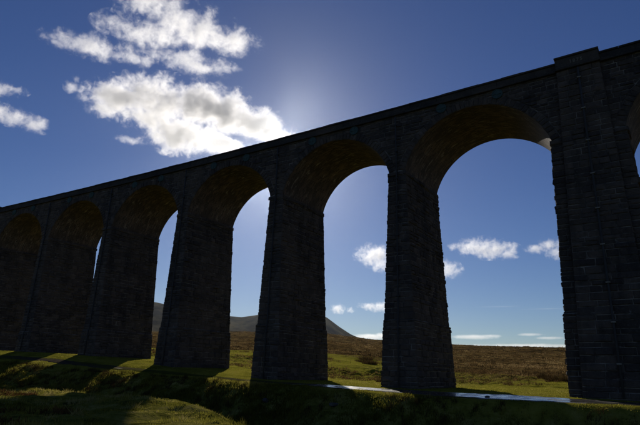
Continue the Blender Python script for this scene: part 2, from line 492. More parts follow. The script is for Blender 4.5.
# a rock-faced stone: 13 points, from a quad in the wall plane
STF = [(0, 1, 5, 4), (1, 2, 6, 5), (2, 3, 7, 6), (3, 0, 4, 7),
       (4, 5, 9, 8), (5, 6, 10, 9), (6, 7, 11, 10), (7, 4, 8, 11),
       (8, 9, 12), (9, 10, 12), (10, 11, 12), (11, 8, 12)]
def stone(q, nrm, pr, inset=0.045):
    """q: four corner points (counter-clockwise seen from outside), nrm outward, pr how far proud"""
    q = np.array(q, float); nrm = np.array(nrm, float)
    q[:, 2] += [random.uniform(0, .022), random.uniform(0, .022), -random.uniform(0, .022), -random.uniform(0, .022)]
    sh = random.uniform(0, .02) * np.sign(q[1] - q[0]) * (np.abs(q[1] - q[0]) > 0.3); q[0] += sh; q[3] += sh * random.uniform(.3, 1.5)
    c = q.mean(0)
    lx = np.linalg.norm(q[1] - q[0]); lz = np.linalg.norm(q[3] - q[0])
    back = q - nrm * 0.10
    mid = q + nrm * pr * random.uniform(0.15, 0.4) + np.array([[random.uniform(-.012, .012) for _ in range(3)] for _ in range(4)])
    f = np.clip(inset * 2 / max(0.12, min(lx, lz)), 0.1, 0.45)
    inn = c + (q - c) * (1 - f) + nrm * pr
    inn += nrm * np.array([[random.uniform(-.4, .3) * pr] for _ in range(4)])
    inn += np.array([[random.uniform(-.03, .03) for _ in range(3)] for _ in range(4)])
    ctr = c + nrm * pr * random.uniform(0.8, 1.5) + (q[1] - q[0]) * random.uniform(-.15, .15) + (q[3] - q[0]) * random.uniform(-.12, .12)
    return np.vstack([back, mid, inn, ctr[None]])

STONES = {}                                         # host object name -> list of 13-point stones
def add_stone(host, S): STONES.setdefault(host, []).append(bend(S))

def split_len(a, b, lo, hi):
    out = [a]
    while True:
        l = random.uniform(lo, hi)
        if b - out[-1] < l + lo * 0.6: break
        out.append(out[-1] + l)
    out.append(b)
    return out

G = 0.017                                           # half joint
def courses(z0, z1, lo=0.30, hi=0.62):
    return split_len(z0, z1, lo, hi)

PARTS = {}
def part(name, V, F, mat, smooth=False, key=None):
    me = mesh(name, bend(V), F, smooth)
    o = link(name, me, mat, viaduct)
    if key: PARTS[key] = o
    return o

for pi, p in enumerate(PIERS):
    c, h, b, wide = p
    key = 'pier%d' % pi
    lv = []
    zb = float(H(np.array(c), np.array(4.0), False)) - 3
    for z in (zb, LEDGE - 0.001, LEDGE + 0.06, ZS - 0.45):
        hh = half_t(p, z); lv.append((z, c - hh, c + hh, front_y(z), back_y(z)))
    for z in (ZS - 0.449, ZS - 0.02):
        hh = half_t(p, z) + 0.09; lv.append((z, c - hh, c + hh, front_y(z) - 0.07, back_y(z) + 0.07))
    V, F = rect_stack(lv)
    part('pier', V, F, M_MORTAR, key=key)
    visible = -1 < c or True
    cs = courses(zb + 2.2, ZS - 0.45)
    # split exactly at the ledge
    cs = [z for z in cs if abs(z - LEDGE) > 0.2] + [LEDGE]; cs.sort()
    cs2 = cs + [ZS - 0.02]
    for z0, z1 in zip(cs2[:-1], cs2[1:]):
        imp = z0 >= ZS - 0.46
        e = 0.09 if imp else 0.0; ef = 0.07 if imp else 0.0
        za, zc = z0 + 0.001, z1 - 0.001
        ha, hc = half_t(p, za) + e, half_t(p, zc) + e
        fa, fc = front_y(za) - ef, front_y(zc) - ef
        ba, bc = back_y(za) + ef, back_y(zc) + ef
        nf = (0, -1, 0)
        # front
        spans = [(-ha, ha, -hc, hc)]
        if wide: 
            pw = 1.66 + 0.0306 * (ZTOP - za)
            spans = [(-ha, -pw, -hc, -pw), (pw, ha, pw, hc)]
        for xa0, xa1, xc0, xc1 in spans:
            cut = split_len(0, 1, 0.55 / (xa1 - xa0 + .01), 1.25 / (xa1 - xa0 + .01))
            for t0, t1 in zip(cut[:-1], cut[1:]):
                A0 = xa0 + (xa1 - xa0) * t0; A1 = xa0 + (xa1 - xa0) * t1
                C0 = xc0 + (xc1 - xc0) * t0; C1 = xc0 + (xc1 - xc0) * t1
                g0 = -random.uniform(0.0, 0.10) if (t0 == 0 and xa0 == -ha) else G
                g1 = -random.uniform(0.0, 0.05) if (t1 == 1 and xa1 == ha) else G
                q = [(c + A0 + g0, fa, z0 + G), (c + A1 - g1, fa, z0 + G), (c + C1 - g1, fc, z1 - G), (c + C0 + g0, fc, z1 - G)]
                add_stone(key, stone(q, nf, random.choice((0.04, 0.06, 0.08, 0.11))))
        # sides
        for sd in (1, -1):
            cut = split_len(fa - 0.0, ba, 0.4, 1.5)
            for y0, y1 in zip(cut[:-1], cut[1:]):
                pr = random.choice((0.03, 0.05, 0.07, 0.10, 0.13))
                if random.random() < 0.014 and 8 < z0 < 20: pr = 0.22
                if sd == 1: q = [(c + ha, y0 + G, z0 + G), (c + ha, y1 - G, z0 + G), (c + hc, y1 - G, z1 - G), (c + hc, y0 + G, z1 - G)]
                else: q = [(c - ha, y1 - G, z0 + G), (c - ha, y0 + G, z0 + G), (c - hc, y0 + G, z1 - G), (c - hc, y1 - G, z1 - G)]
                add_stone(key, stone(q, (sd, 0, 0), pr))
    if wide:
        # broad pilaster running up the face to the raised parapet block
        kk = 'pilaster%d' % pi
        def pwid(z): return 1.70 + 0.034 * (ZTOP - z) * (0.9 if z > LEDGE else 1.0)
        def pfy(z): return min(front_y(z), 0) - 0.33
        lv = [(z, c - pwid(z), c + pwid(z), pfy(z), 0.05) for z in (zb, LEDGE - .001, LEDGE + .06, ZS, ZTOP)]
        lv[3] = (ZS, c - pwid(ZS), c + pwid(ZS), -0.33, 0.05); lv[4] = (ZTOP, c - pwid(ZTOP), c + pwid(ZTOP), -0.33, 0.05)
        V, F = rect_stack(lv)
        part('pilaster', V, F, M_MORTAR, key=kk)
        pcs = courses(zb + 2.2, ZTOP, 0.32, 0.66)
        for z0, z1 in zip(pcs[:-1], pcs[1:]):
            za, zc = z0 + .001, z1 - .001
            fa = pfy(za) if za < ZS else -0.33; fc = pfy(zc) if zc < ZS else -0.33
            cut = split_len(-1, 1, 0.62 / 1.9, 1.35 / 1.9)
            for t0, t1 in zip(cut[:-1], cut[1:]):
                w0, w1 = pwid(za), pwid(zc)
                g0 = -random.uniform(0, .05) if t0 == -1 else G; g1 = -random.uniform(0, .05) if t1 == 1 else G
                q = [(c + w0 * t0 + g0, fa, z0 + G), (c + w0 * t1 - g1, fa, z0 + G), (c + w1 * t1 - g1, fc, z1 - G), (c + w1 * t0 + g0, fc, z1 - G)]
                add_stone(kk, stone(q, (0, -1, 0), random.choice((0.03, 0.05, 0.07, 0.10))))
            w0, w1 = pwid(za), pwid(zc)
            q = [(c + w0, fa + G, z0 + G), (c + w0, 0.0, z0 + G), (c + w1, 0.0, z1 - G), (c + w1, fc + G, z1 - G)]
            add_stone(kk, stone(q, (1, 0, 0), 0.04))
            q = [(c - w0, 0.0, z0 + G), (c - w0, fa + G, z0 + G), (c - w1, fc + G, z1 - G), (c - w1, 0.0, z1 - G)]
            add_stone(kk, stone(q, (-1, 0, 0), 0.04))

# bays: arch barrels, voussoirs, spandrel walls
VOUSS = []
RING = 0.72
for bi in range(len(PIERS) - 1):
    pr_, pl_ = PIERS[bi], PIERS[bi + 1]               # right and left pier
    xr = pr_[0] - pr_[1]; xl = pl_[0] + pl_[1]
    cx = (xr + xl) / 2; hs = (xr - xl) / 2
    R = (RISE ** 2 + hs ** 2) / (2 * RISE); zc = ZS + RISE - R
    t0 = math.asin((R - RISE) / R) if R > RISE else 0
    ths = np.linspace(t0, math.pi - t0, 49)
    # barrel
    V, F, UV = [], [], []
    ny = 3
    for i, t in enumerate(ths):
        for j in range(ny):
            V.append((cx + R * math.cos(t), -0.005 + (W + 0.01) * j / (ny - 1), zc + R * math.sin(t)))
            UV.append((R * t, (W + 0.01) * j / (ny - 1) + bi * 3.1))
    for i in range(len(ths) - 1):
        for j in range(ny - 1):
            a = i * ny + j; F.append((a, a + 1, a + ny + 1, a + ny))
    ob = part('arch_barrel', V, F, M_BRICK, True)
    lay = ob.data.uv_layers.new(name='UVMap')
    for l in ob.data.loops: lay.data[l.index].uv = UV[l.vertex_index]
    # voussoirs on the front face
    arch = part('arch_ring', *rect_stack([(ZS + 0.0, cx - hs - RING * .9, cx - hs - 0.02, -0.012, 0.2), (ZS + 0.3, cx - hs - RING * .9, cx - hs - 0.12, -0.012, 0.2)]), M_MORTAR, key='ring%d' % bi)
    nv = 44
    edges = np.linspace(t0, math.pi - t0, nv + 1)
    for i in range(nv):
        a0, a1 = edges[i] + 0.0018, edges[i + 1] - 0.0018
        ro = R + RING * random.choice((0.92, 1.0, 1.0, 1.08)); ri = R - random.uniform(0.0, 0.035)
        P = lambda r, a: (cx + r * math.cos(a), -0.01, zc + r * math.sin(a))
        q = [P(ri, a0), P(ro, a0), P(ro, a1), P(ri, a1)]
        q = [q[0], q[1], q[2], q[3]]
        S = bend(stone(q, (0, -1, 0), random.uniform(0.05, 0.09)))
        VOUSS.append(('ring%d' % bi, S))
    # spandrel wall core: front and back faces
    V, F = [], []
    xs = [pl_[0]] + [cx + R * math.cos(t) for t in ths[::-1]] + [pr_[0]]
    zs_ = [ZS - 0.02] + [zc + R * math.sin(t) for t in ths[::-1]] + [ZS - 0.02]
    prof = [(pl_[0], ZS - 0.02), (xl, ZS - 0.02)] + [(cx + R * math.cos(t), zc + R * math.sin(t)) for t in ths[::-1]][1:-1] + [(xr, ZS - 0.02), (pr_[0], ZS - 0.02)]
    for y in (0.0,):
        b0 = len(V)
        for x, z in prof: V += [(x, y, z), (x, y, ZTOP)]
        for i in range(len(prof) - 1):
            a = b0 + 2 * i
            f = (a, a + 2, a + 3, a + 1)
            F.append(f if y == 0 else f[::-1])
    # haunch undersides beside the springing are closed by the pier top
    key = 'spandrel%d' % bi
    part('spandrel_wall', V, F, M_MORTAR, key=key)
    part('back_spandrel_wall', [(v[0], W, v[2]) for v in V], [f[::-1] for f in F], M_STONE)
    Re = R + RING
    xA = pl_[0] + (1.70 if pl_[3] else 0.0); xB = pr_[0] - (1.70 if pr_[3] else 0.0)
    for z0, z1 in zip((cs := courses(ZS, ZTOP, 0.30, 0.60))[:-1], cs[1:]):
        def hx(z):
            d = Re * Re - (z - zc) ** 2
            return math.sqrt(d) if d > 0 else 0.0
        w0, w1 = hx(z0), hx(z1)
        if w0 > 0 and w1 <= 0:
            def ze(x):
                d = Re * Re - (x - cx) ** 2
                return min(max(z0, zc + math.sqrt(max(d, 0)) + .02), z1)
            cut = split_len(cx - w0, cx + w0, 0.5, 1.2)
            for s0, s1 in zip(cut[:-1], cut[1:]):
                e0, e1 = ze(s0), ze(s1)
                if z1 - min(e0, e1) < 0.08: continue
                q = [(s0 + G, 0, min(e0, z1 - .03) + G), (s1 - G, 0, min(e1, z1 - .03) + G), (s1 - G, 0, z1 - G / 2), (s0 + G, 0, z1 - G / 2)]
                add_stone(key, stone(q, (0, -1, 0), 0.04, 0.02))
            iv = [((xA, cx - w0), (xA, cx - w0)), ((cx + w0, xB), (cx + w0, xB))]
        elif w0 <= 0: iv = [((xA, xB), (xA, xB))]
        else: iv = [((xA, cx - w0 - .02), (xA, cx - w1 - .02)), ((cx + w0 + .02, xB), (cx + w1 + .02, xB))]
        for (a0, a1), (b0, b1) in iv:
            if max(a1 - a0, b1 - b0) < 0.15: continue
            b0_, b1_ = b0, b1; a0_, a1_ = min(a0, a1), a1
            if a1 < a0: a0_ = a1_ = (a0 if iv.index(((a0, a1), (b0, b1))) == 0 else a1)
            L = max(a1_ - a0_, b1_ - b0_)
            cut = split_len(0, 1, min(1, 0.5 / L), min(1, 1.3 / L))
            left = abs(a0 - xA) < 1e-6
            for s0, s1 in zip(cut[:-1], cut[1:]):
                # only the stone next to the ring takes its slant
                def bot(s):
                    x = b0_ + (b1_ - b0_) * s
                    return min(max(x, a0_), a1_)
                q = [(bot(s0) + G, 0, z0 + G), (bot(s1) - G, 0, z0 + G), (b0_ + (b1_ - b0_) * s1 - G, 0, z1 - G), (b0_ + (b1_ - b0_) * s0 + G, 0, z1 - G)]
                if q[1][0] <= q[0][0]: q[1] = (q[0][0] + .01, 0, z0 + G)
                add_stone(key, stone(q, (0, -1, 0), random.choice((0.03, 0.045, 0.06, 0.09))))

# choose the stones that show largest from the path side; the rest of each wall is one mesh
def px_size(S):
    d = S.mean(0) - np.array(EYE); f = d @ np.array(fwd)
    if f < 1: return 0
    c = S[4:8] - np.array(EYE)
    fx = c @ np.array(r2) / (c @ np.array(fwd)); fy = c @ np.array(u2) / (c @ np.array(fwd))
    cxx = (d @ np.array(r2)) / f; cyy = (d @ np.array(u2)) / f
    if abs(cxx) > 0.63 or abs(cyy) > 0.42: return 0
    # shoelace, positive when facing the camera
    A = 0.5 * sum(fx[i] * fy[(i + 1) % 4] - fx[(i + 1) % 4] * fy[i] for i in range(4))
    return A
allst = [(px_size(S), k, i) for k, L in STONES.items() for i, S in enumerate(L)]
allst.sort(reverse=True)
single = {(k, i) for s, k, i in allst[:300]}
def stone_faces(n):
    out = []
    for i in range(n):
        o = 13 * i
        out += [tuple(v + o for v in f) for f in STF]
    return out
def stones_obj(name, Ls, mat, parent, kind=None):
    me = mesh(name, np.vstack(Ls), stone_faces(len(Ls)))
    o = link(name, me, mat, parent)
    if kind: o['kind'] = kind
    return o
for k, L in STONES.items():
    rest = []
    for i, S in enumerate(L):
        if (k, i) in single: stones_obj('stone', [S], M_STONE1, PARTS[k])
        else: rest.append(S)
    if rest: stones_obj('stonework', rest, M_STONE, PARTS[k], 'stuff')
vs = sorted([(px_size(S), k, i) for i, (k, S) in enumerate(VOUSS)], reverse=True)
vsingle = {i for s, k, i in vs[:200]}
restv = {}
for i, (k, S) in enumerate(VOUSS):
    if i in vsingle: stones_obj('voussoir', [S], M_STONE1, PARTS[k])
    else: restv.setdefault(k, []).append(S)
for k, L in restv.items(): stones_obj('voussoirs', L, M_STONE, PARTS[k], 'stuff')

# deck, string course, parapets
def box_geo(x0, x1, y0, y1, z0, z1, nx=1):
    xs = np.linspace(x0, x1, nx + 1); V, F = [], []
    for x in xs: V += [(x, y0, z0), (x, y1, z0), (x, y1, z1), (x, y0, z1)]
    for i in range(nx):
        a = 4 * i
        for j in range(4):
            k = (j + 1) % 4
            F.append((a + j, a + 4 + j, a + 4 + k, a + k))
    F.append((0, 1, 2, 3)); e = 4 * nx; F.append((e + 3, e + 2, e + 1, e))
    return V, [f[::-1] for f in F]
XL, XR = PIERS[-1][0], PIERS[0][0]
part('deck', *box_geo(XL, XR, 0.30, W - 0.30, ZTOP - 0.25, ZTOP + 0.2, 60), M_BALLAST)
part('string_course', *box_geo(XL, XR, -0.05, 0.28, ZTOP - 0.001, ZTOP + 0.02, 60), M_MORTAR)
part('back_string_course', *box_geo(XL, XR, W - 0.28, W + 0.26, ZTOP - 0.001, ZTOP + 0.26, 60), M_COPE)
part('back_parapet', *box_geo(XL, XR, W - 0.28, W + 0.08, ZTOP + 0.262, ZTOP + 1.05, 60), M_COPE)
wide_x = [p[0] for p in PIERS if p[3]]
def blocked(x0, x1): return any(x1 > w - 1.74 and x0 < w + 1.74 for w in wide_x)
par = part('parapet', *box_geo(XL, XR, -0.02, 0.30, ZTOP + 0.03, ZTOP + 0.95, 60), M_MORTAR)
segs = []
lims = [XR] + sum([[w + 1.75, w - 1.75] for w in wide_x], []) + [XL]
for a, b in zip(lims[0::2], lims[1::2]): segs.append((b, a))
def hewn(name, x0, x1, y0, y1, z0, z1, mat, bev=0.02, jit=0.006, parent=par):
    j = lambda: random.uniform(-jit, jit)
    V = []
    for z, e in ((z0, 0), (z0 + bev, 1), (z1 - bev, 1), (z1, 0)):
        m = 0 if e else bev
        dy = j(); dz = j()
        V += [(x0 + m, y0 + m + dy, z + dz), (x1 - m, y0 + m + dy, z + dz), (x1 - m, y1, z + dz), (x0 + m, y1, z + dz)]
    F = []
    for i in range(3):
        a, b = 4 * i, 4 * i + 4
        for q in range(4):
            k = (q + 1) % 4; F.append((a + q, a + k, b + k, b + q))
    F += [(3, 2, 1, 0), (12, 13, 14, 15)]
    me = mesh(name, bend(V), F)
    return link(name, me, mat, parent)
sc_parent = viaduct
for a, b in segs:
    x = a
    while x < b - 0.3:
        l = random.uniform(1.3, 2.1); e = min(x + l, b)
        if b - e < 0.6: e = b
        hewn('string_course_stone', x + .008, e - .008, -0.30 + random.uniform(-.02, .02), 0.2, ZTOP + 0.021, ZTOP + 0.26, M_COPE)
        x = e
    x = a
    while x < b - 0.3:
        l = random.uniform(1.5, 2.3); e = min(x + l, b)
        if b - e < 0.6: e = b
        hewn('parapet_block', x + .008, e - .008, -0.10 + random.uniform(-.015, .015), 0.2, ZTOP + 0.262, ZTOP + 0.86, M_COPE)
        x = e
    x = a
    while x < b - 0.3:
        l = random.uniform(1.4, 2.2); e = min(x + l, b)
        if b - e < 0.6: e = b
        hewn('coping_stone', x + .006, e - .006, -0.20 + random.uniform(-.012, .012), 0.36, ZTOP + 0.862, ZTOP + 1.05 + random.uniform(-.025, .02), M_COPE)
        x = e
for wi, w in enumerate(wide_x):
    cxw = w + 0.08 if w > -5 else w
    lo, hi = w - 1.745, w + 1.745
    hewn('parapet_pier', lo, hi, -0.50, 0.42, ZTOP + 0.25, ZTOP + 1.14, M_COPE, 0.03)
    hewn('string_course_stone', lo - .06, hi + .06, -0.62, 0.2, ZTOP + 0.0, ZTOP + 0.248, M_COPE, 0.03)
    hewn('coping_stone', lo - .05, hi + .05, -0.60, 0.50, ZTOP + 1.141, ZTOP + 1.33, M_COPE, 0.03)
# date cut on the parapet block of the wide pier
cu = bpy.data.curves.new('date_numerals', 'FONT'); cu.body = '1875'; cu.size = 0.46; cu.extrude = 0.02
cu.align_x = 'CENTER'; cu.space_character = 1.25
tmp = bpy.data.objects.new('tmp_text', cu); COL.objects.link(tmp)
dg = bpy.context.evaluated_depsgraph_get()
me = bpy.data.meshes.new_from_object(tmp.evaluated_get(dg)); bpy.data.objects.remove(tmp)
me.materials.clear()
num = link('date_numerals', me, M_NUM, par)
num.rotation_euler = (RAD(90), 0, 0); num.location = (wide_x[0] - 0.05, -0.515, ZTOP + 0.48)

# rainwater pipes and tie plates
def tube(pts, r, n=8):
    pts = [np.array(q, float) for q in pts]; V, F = [], []
    for i, q in enumerate(pts):
        d = pts[min(i + 1, len(pts) - 1)] - pts[max(i - 1, 0)]; d /= np.linalg.norm(d)
        a = np.cross(d, (0, 1, 0)); a /= np.linalg.norm(a); b = np.cross(d, a)
        for k in range(n):
            t = 2 * math.pi * k / n; V.append(q + r * (a * math.cos(t) + b * math.sin(t)))
    for i in range(len(pts) - 1):
        for k in range(n): F.append((n * i + k, n * i + (k + 1) % n, n * i + n + (k + 1) % n, n * i + n + k))
    F.append(tuple(range(n))[::-1]); F.append(tuple(n * (len(pts) - 1) + k for k in range(n)))
    return V, F
for pi, p in enumerate(PIERS[:8]):
    c, h, b, wide = p
    zb = float(H(np.array(c), np.array(-1.0), False))
    pts = []
    for z in (ZTOP - 0.15, ZS + 0.3, ZS - 0.6, LEDGE + 0.15, LEDGE - 0.1, zb + 0.1):
        y = (pfy(z) if z < ZS else -0.33) if wide else (front_y(z) if z < ZS else 0.0)
        if ZS - 0.6 < z <= ZS: y -= 0.07
        pts.append((c + 0.03, y - 0.22, z))
    pipe = part('downpipe', *tube(pts, 0.085 if wide else 0.075), M_IRON, True)
    z = ZTOP - 1.2
    while z > zb + 1:
        y = (pfy(z) if z < ZS else -0.33) if wide else (front_y(z) if z < ZS else 0.0)
        me = mesh('bracket', bend(box_geo(c - .13, c + .19, y - 0.33, y - 0.02, z, z + 0.10)[0]), box_geo(0, 1, 0, 1, 0, 1)[1])
        link('bracket', me, M_NUM if wide else M_IRON, pipe); z -= 3.0
for bi in range(len(PIERS) - 2):
    cx = (PIERS[bi][0] - PIERS[bi][1] + PIERS[bi + 1][0] + PIERS[bi + 1][1]) / 2
    for sx in (-2.8, 2.75):
        V, F = [], []
        n = 20; prof = [(0.0, -0.22), (0.12, -0.22), (0.16, -0.16), (0.40, -0.14), (0.43, -0.18), (0.50, -0.18), (0.52, -0.10), (0.52, 0.0)]
        for r_, y in prof:
            for k in range(n):
                t = 2 * math.pi * k / n; V.append((cx + sx + r_ * math.cos(t), y, 26.98 + r_ * math.sin(t)))
        for i in range(len(prof) - 1):
            for k in range(n): F.append((n * i + k, n * i + (k + 1) % n, n * i + n + (k + 1) % n, n * i + n + k))
        pl = part('tie_plate', V, F, M_PLATE)
        for ang in (0, 90):
            hw, hl = 0.05, 0.42
            (dx, dz) = (hl, hw) if ang == 0 else (hw, hl)
            g = box_geo(cx + sx - dx, cx + sx + dx, -0.20 - 0.004 * (ang > 0), -0.12, 26.98 - dz, 26.98 + dz)
            link('rib', mesh('rib', bend(g[0]), g[1]), M_PLATE, pl)

# ------------------------------------------------------------------ vegetation
def blades(name, px, py, hgt, width, tone, mat, lean=0.45, parent=None, zoff=-0.02):
    n = len(px)
    z = H(px, py) + zoff
    a = rng.uniform(0, 2 * np.pi, n); la = rng.uniform(0, 2 * np.pi, n)
    ll = hgt * lean * rng.uniform(0.1, 1, n)
    V = np.empty((n, 3, 3), np.float32)
    V[:, 0] = np.stack([px - np.cos(a) * width, py - np.sin(a) * width, z], -1)
    V[:, 1] = np.stack([px + np.cos(a) * width, py + np.sin(a) * width, z], -1)
    V[:, 2] = np.stack([px + np.cos(la) * ll, py + np.sin(la) * ll, z + hgt], -1)
    me = mesh(name, V.reshape(-1, 3), np.arange(3 * n).reshape(-1, 3))
    t = me.attributes.new('tone', 'FLOAT', 'POINT'); t.data.foreach_set('value', np.repeat(tone, 3).astype(np.float32))
    return link(name, me, mat, parent)

def in_view(x, y, z, m=0.03):
    d = np.stack([x - EYE.x, y - EYE.y, z - EYE.z], -1)
    f = d @ np.array(fwd); a = d @ np.array(r2) / f; b = d @ np.array(u2) / f
    return (f > 1) & (np.abs(a) < 0.6213 + m + 0.12) & (b > -0.4126 - m - 0.12) & (b < 0.5)

def clumped(n, x0, x1, y0, y1, per, spread):
    m = n // per
    cx = rng.uniform(x0, x1, m); cy = rng.uniform(y0, y1, m)
    x = np.repeat(cx, per) + rng.normal(0, spread, m * per); y = np.repeat(cy, per) + rng.normal(0, spread, m * per)
    tone = np.repeat(rng.uniform(0, 1, m), per)
    size = np.repeat(rng.uniform(0.5, 1.25, m), per)
    return x, y, tone, size

def clear_of(x, y):
    yy = y - VK * np.clip(x, -110, 5) ** 2
    gr = np.interp(x, [-95, -60, -40, -30, -22, -14], [0.35, 0.4, 0.75, 0.7, 0.3, 0.1]) + 1.2 * fbm(x * 0.12, y * 0.6, 3, 121)
    keep = (track_mask(x, y) < 0.3) | (rng.uniform(0.25, 1.2, len(x)) < gr)
    for c, h, b, wide in PIERS:
        hw = h + 0.95; keep &= ~((np.abs(x - c) < hw) & (yy > -0.75 - 0.35 * wide) & (yy < W + 0.6))
    return keep

# near ground and bank: rough tufted grass
x, y, t, s = clumped(330000, -80, 8, -42, -19, 9, 0.10)
k = in_view(x, y, H(x, y, False)); x, y, t, s = x[k], y[k], t[k], s[k]
tone = np.clip(0.28 + 0.9 * fbm(x * 0.35, y * 0.35, 3, 5) + 0.45 * t, 0, 1)
hg = s * rng.uniform(0.03, 0.13, len(x)) * np.clip(0.75 + 2.2 * fbm(x * 0.45, y * 0.45, 3, 12), 0.25, 2.2)
o = blades('field_grass', x, y, np.clip(hg, .03, None), 0.016 + 0.01 * t, tone, M_BLADE)
tag(o, 'tufted grass on the near field below the bank', 'grass', None, 'stuff')
x, y, t, s = clumped(420000, -100, 12, -20, -7.0, 9, 0.11)
k = in_view(x, y, H(x, y, False)) & clear_of(x, y); x, y, t, s = x[k], y[k], t[k], s[k]
yy = y - VK * np.clip(x, -110, 5) ** 2
tone = np.clip(0.2 + 0.5 * fbm(x * 0.25, y * 0.25, 3, 6) + 0.45 * t, 0, 1)
hg = s * rng.uniform(0.06, 0.30, len(x)) * np.clip(0.8 + 2.2 * fbm(x * 0.4, y * 0.4, 3, 13), 0.3, 2.2) * np.clip(0.35 + 0.65 * sstep(-7.6, -9.5, yy) if False else 0.35 + 0.65 * (1 - sstep(-9.5, -7.6, yy)), 0, 1)
hg = hg * np.interp(x, [-8, -3], [1, 0.45])
o = blades('bank_grass', x, y, hg, 0.02 + 0.012 * t, tone, M_BLADE)
tag(o, 'rough shaggy grass on the shaded bank below the track', 'grass', None, 'stuff')
# cropped turf on the terrace and under the arches
x, y, t, s = clumped(200000, -110, 10, -9, 45, 7, 0.12)
k = in_view(x, y, H(x, y, False)) & clear_of(x, y); x, y, t, s = x[k], y[k], t[k], s[k]
tone = np.clip(0.58 + 0.5 * fbm(x * 0.15, y * 0.15, 3, 7) + 0.3 * (t - 0.5), 0, 1)
o = blades('turf', x, y, s * rng.uniform(0.03, 0.09, len(x)), 0.03 + 0.02 * t, tone, M_BLADE)
tag(o, 'cropped green turf around the feet of the piers', 'grass', None, 'stuff')
x, y, t, s = clumped(90000, -110, 6, 11, 62, 14, 0.22)
dn = fbm(x * 0.07, y * 0.11, 3, 35)
k = in_view(x, y, H(x, y, False)) & (dn > 0.16); x, y, t, s = x[k], y[k], t[k], s[k]
o = blades('rough_grass', x, y, s * rng.uniform(0.1, 0.4, len(x)), 0.03 + 0.015 * t, np.clip(0.75 * t, 0, 1), M_TUSS, 0.7)
tag(o, 'rough tussocks scattered in the green pasture beyond the arches', 'grass', None, 'stuff')
# moor: tussocks, denser near
px, py, pt, pw_, ph = [], [], [], [], []
for (y0, y1, n, per, sp, hh, ww) in ((30, 90, 60000, 8, 0.30, 0.40, 0.05), (80, 220, 90000, 8, 0.45, 0.55, 0.10), (200, 500, 60000, 6, 0.8, 0.8, 0.22), (480, 900, 40000, 5, 1.4, 1.1, 0.5)):
    a = 1.5 * y1 + 60
    x, y, t, s = clumped(n, -a, 20 + 0.05 * y1, y0, y1, per, sp)
    yy = y - VK * np.clip(x, -110, 5) ** 2
    edge = np.interp(x, [-110, -60, -40, -25, 10], [75, 70, 55, 38, 36])
    mo = sstep(-9, 12, yy - edge + 26 * fbm(x * 0.05, y * 0.05, 4, 61))
    k = in_view(x, y, H(x, y, False)) & (rng.uniform(0, 1, len(x)) < 0.06 + mo)
    x, y, t, s = x[k], y[k], t[k], s[k]
    px.append(x); py.append(y); ph.append(hh * s * rng.uniform(0.4, 1, len(x))); pw_.append(np.full(len(x), ww))
    pt.append(np.clip(0.4 + 0.9 * fbm(x * 0.03, y * 0.03, 4, 8) + 1.0 * (t - 0.5), 0, 1))
o = blades('moor_grass', *(np.concatenate(v) for v in (px, py, ph, pw_, pt)), M_TUSS, 0.6)
tag(o, 'brown tussocky moor grass stretching to the skyline', 'grass', None, 'stuff')

# long bent tussocks, some dead and pale, over the field and the bank
x, y, t, s = clumped(52000, -85, 8, -41, -7.6, 55, 0.13)
y = y + VK * np.clip(x, -110, 5) ** 2 * (y > -20)
dn = fbm(x * 0.3, y * 0.3, 3, 45)
k = in_view(x, y, H(x, y, False)) & (dn > -0.05) & clear_of(x, y); x, y, t, s = x[k], y[k], t[k], s[k]
o = blades('tussock_grass', x, y, s * rng.uniform(0.10, 0.36, len(x)), np.full(len(x), 0.012), np.clip(0.15 + t + rng.uniform(-.15, .15, len(x)), 0, 1), M_BLADE, 1.3)
tag(o, 'long bent grass tussocks dotted over the near field and bank', 'grass', None, 'stuff')
# dark rushes along the lip of the bank, bracken on the near field
x, y, t, s = clumped(26000, -70, 10, -13, -7.9, 40, 0.16)
y = y + VK * np.clip(x, -110, 5) ** 2
dn = fbm(x * 0.18, y * 0.3, 3, 15) + 0.25 * np.exp(-((x + 50) / 5) ** 2)
k = in_view(x, y, H(x, y, False)) & (dn > 0.0); x, y, t, s = x[k], y[k], t[k], s[k]
o = blades('bank_rushes', x, y, s * rng.uniform(0.2, 0.5, len(x)), np.full(len(x), 0.014), np.clip(0.2 + 0.4 * t, 0, 1), M_RUSH, 0.6)
tag(o, 'dark rushes and heather along the lip of the bank', 'rushes', None, 'stuff')
x, y, t, s = clumped(60000, -48, -8, -40, -26, 24, 0.2)
dn = fbm(x * 0.12, y * 0.2, 3, 25) + np.interp(-0.62 * (x + 18) - 0.78 * (y + 36), [-6, -1, 3], [-0.6, 0.0, 0.35])
k = in_view(x, y, H(x, y, False)) & (dn > 0.1); x, y, t, s = x[k], y[k], t[k], s[k]
o = blades('bracken', x, y, s * rng.uniform(0.08, 0.3, len(x)), 0.02 + 0.015 * t, t, M_BRACKEN, 1.2)
tag(o, 'dead brown bracken on the shaded near field', 'bracken', None, 'stuff')

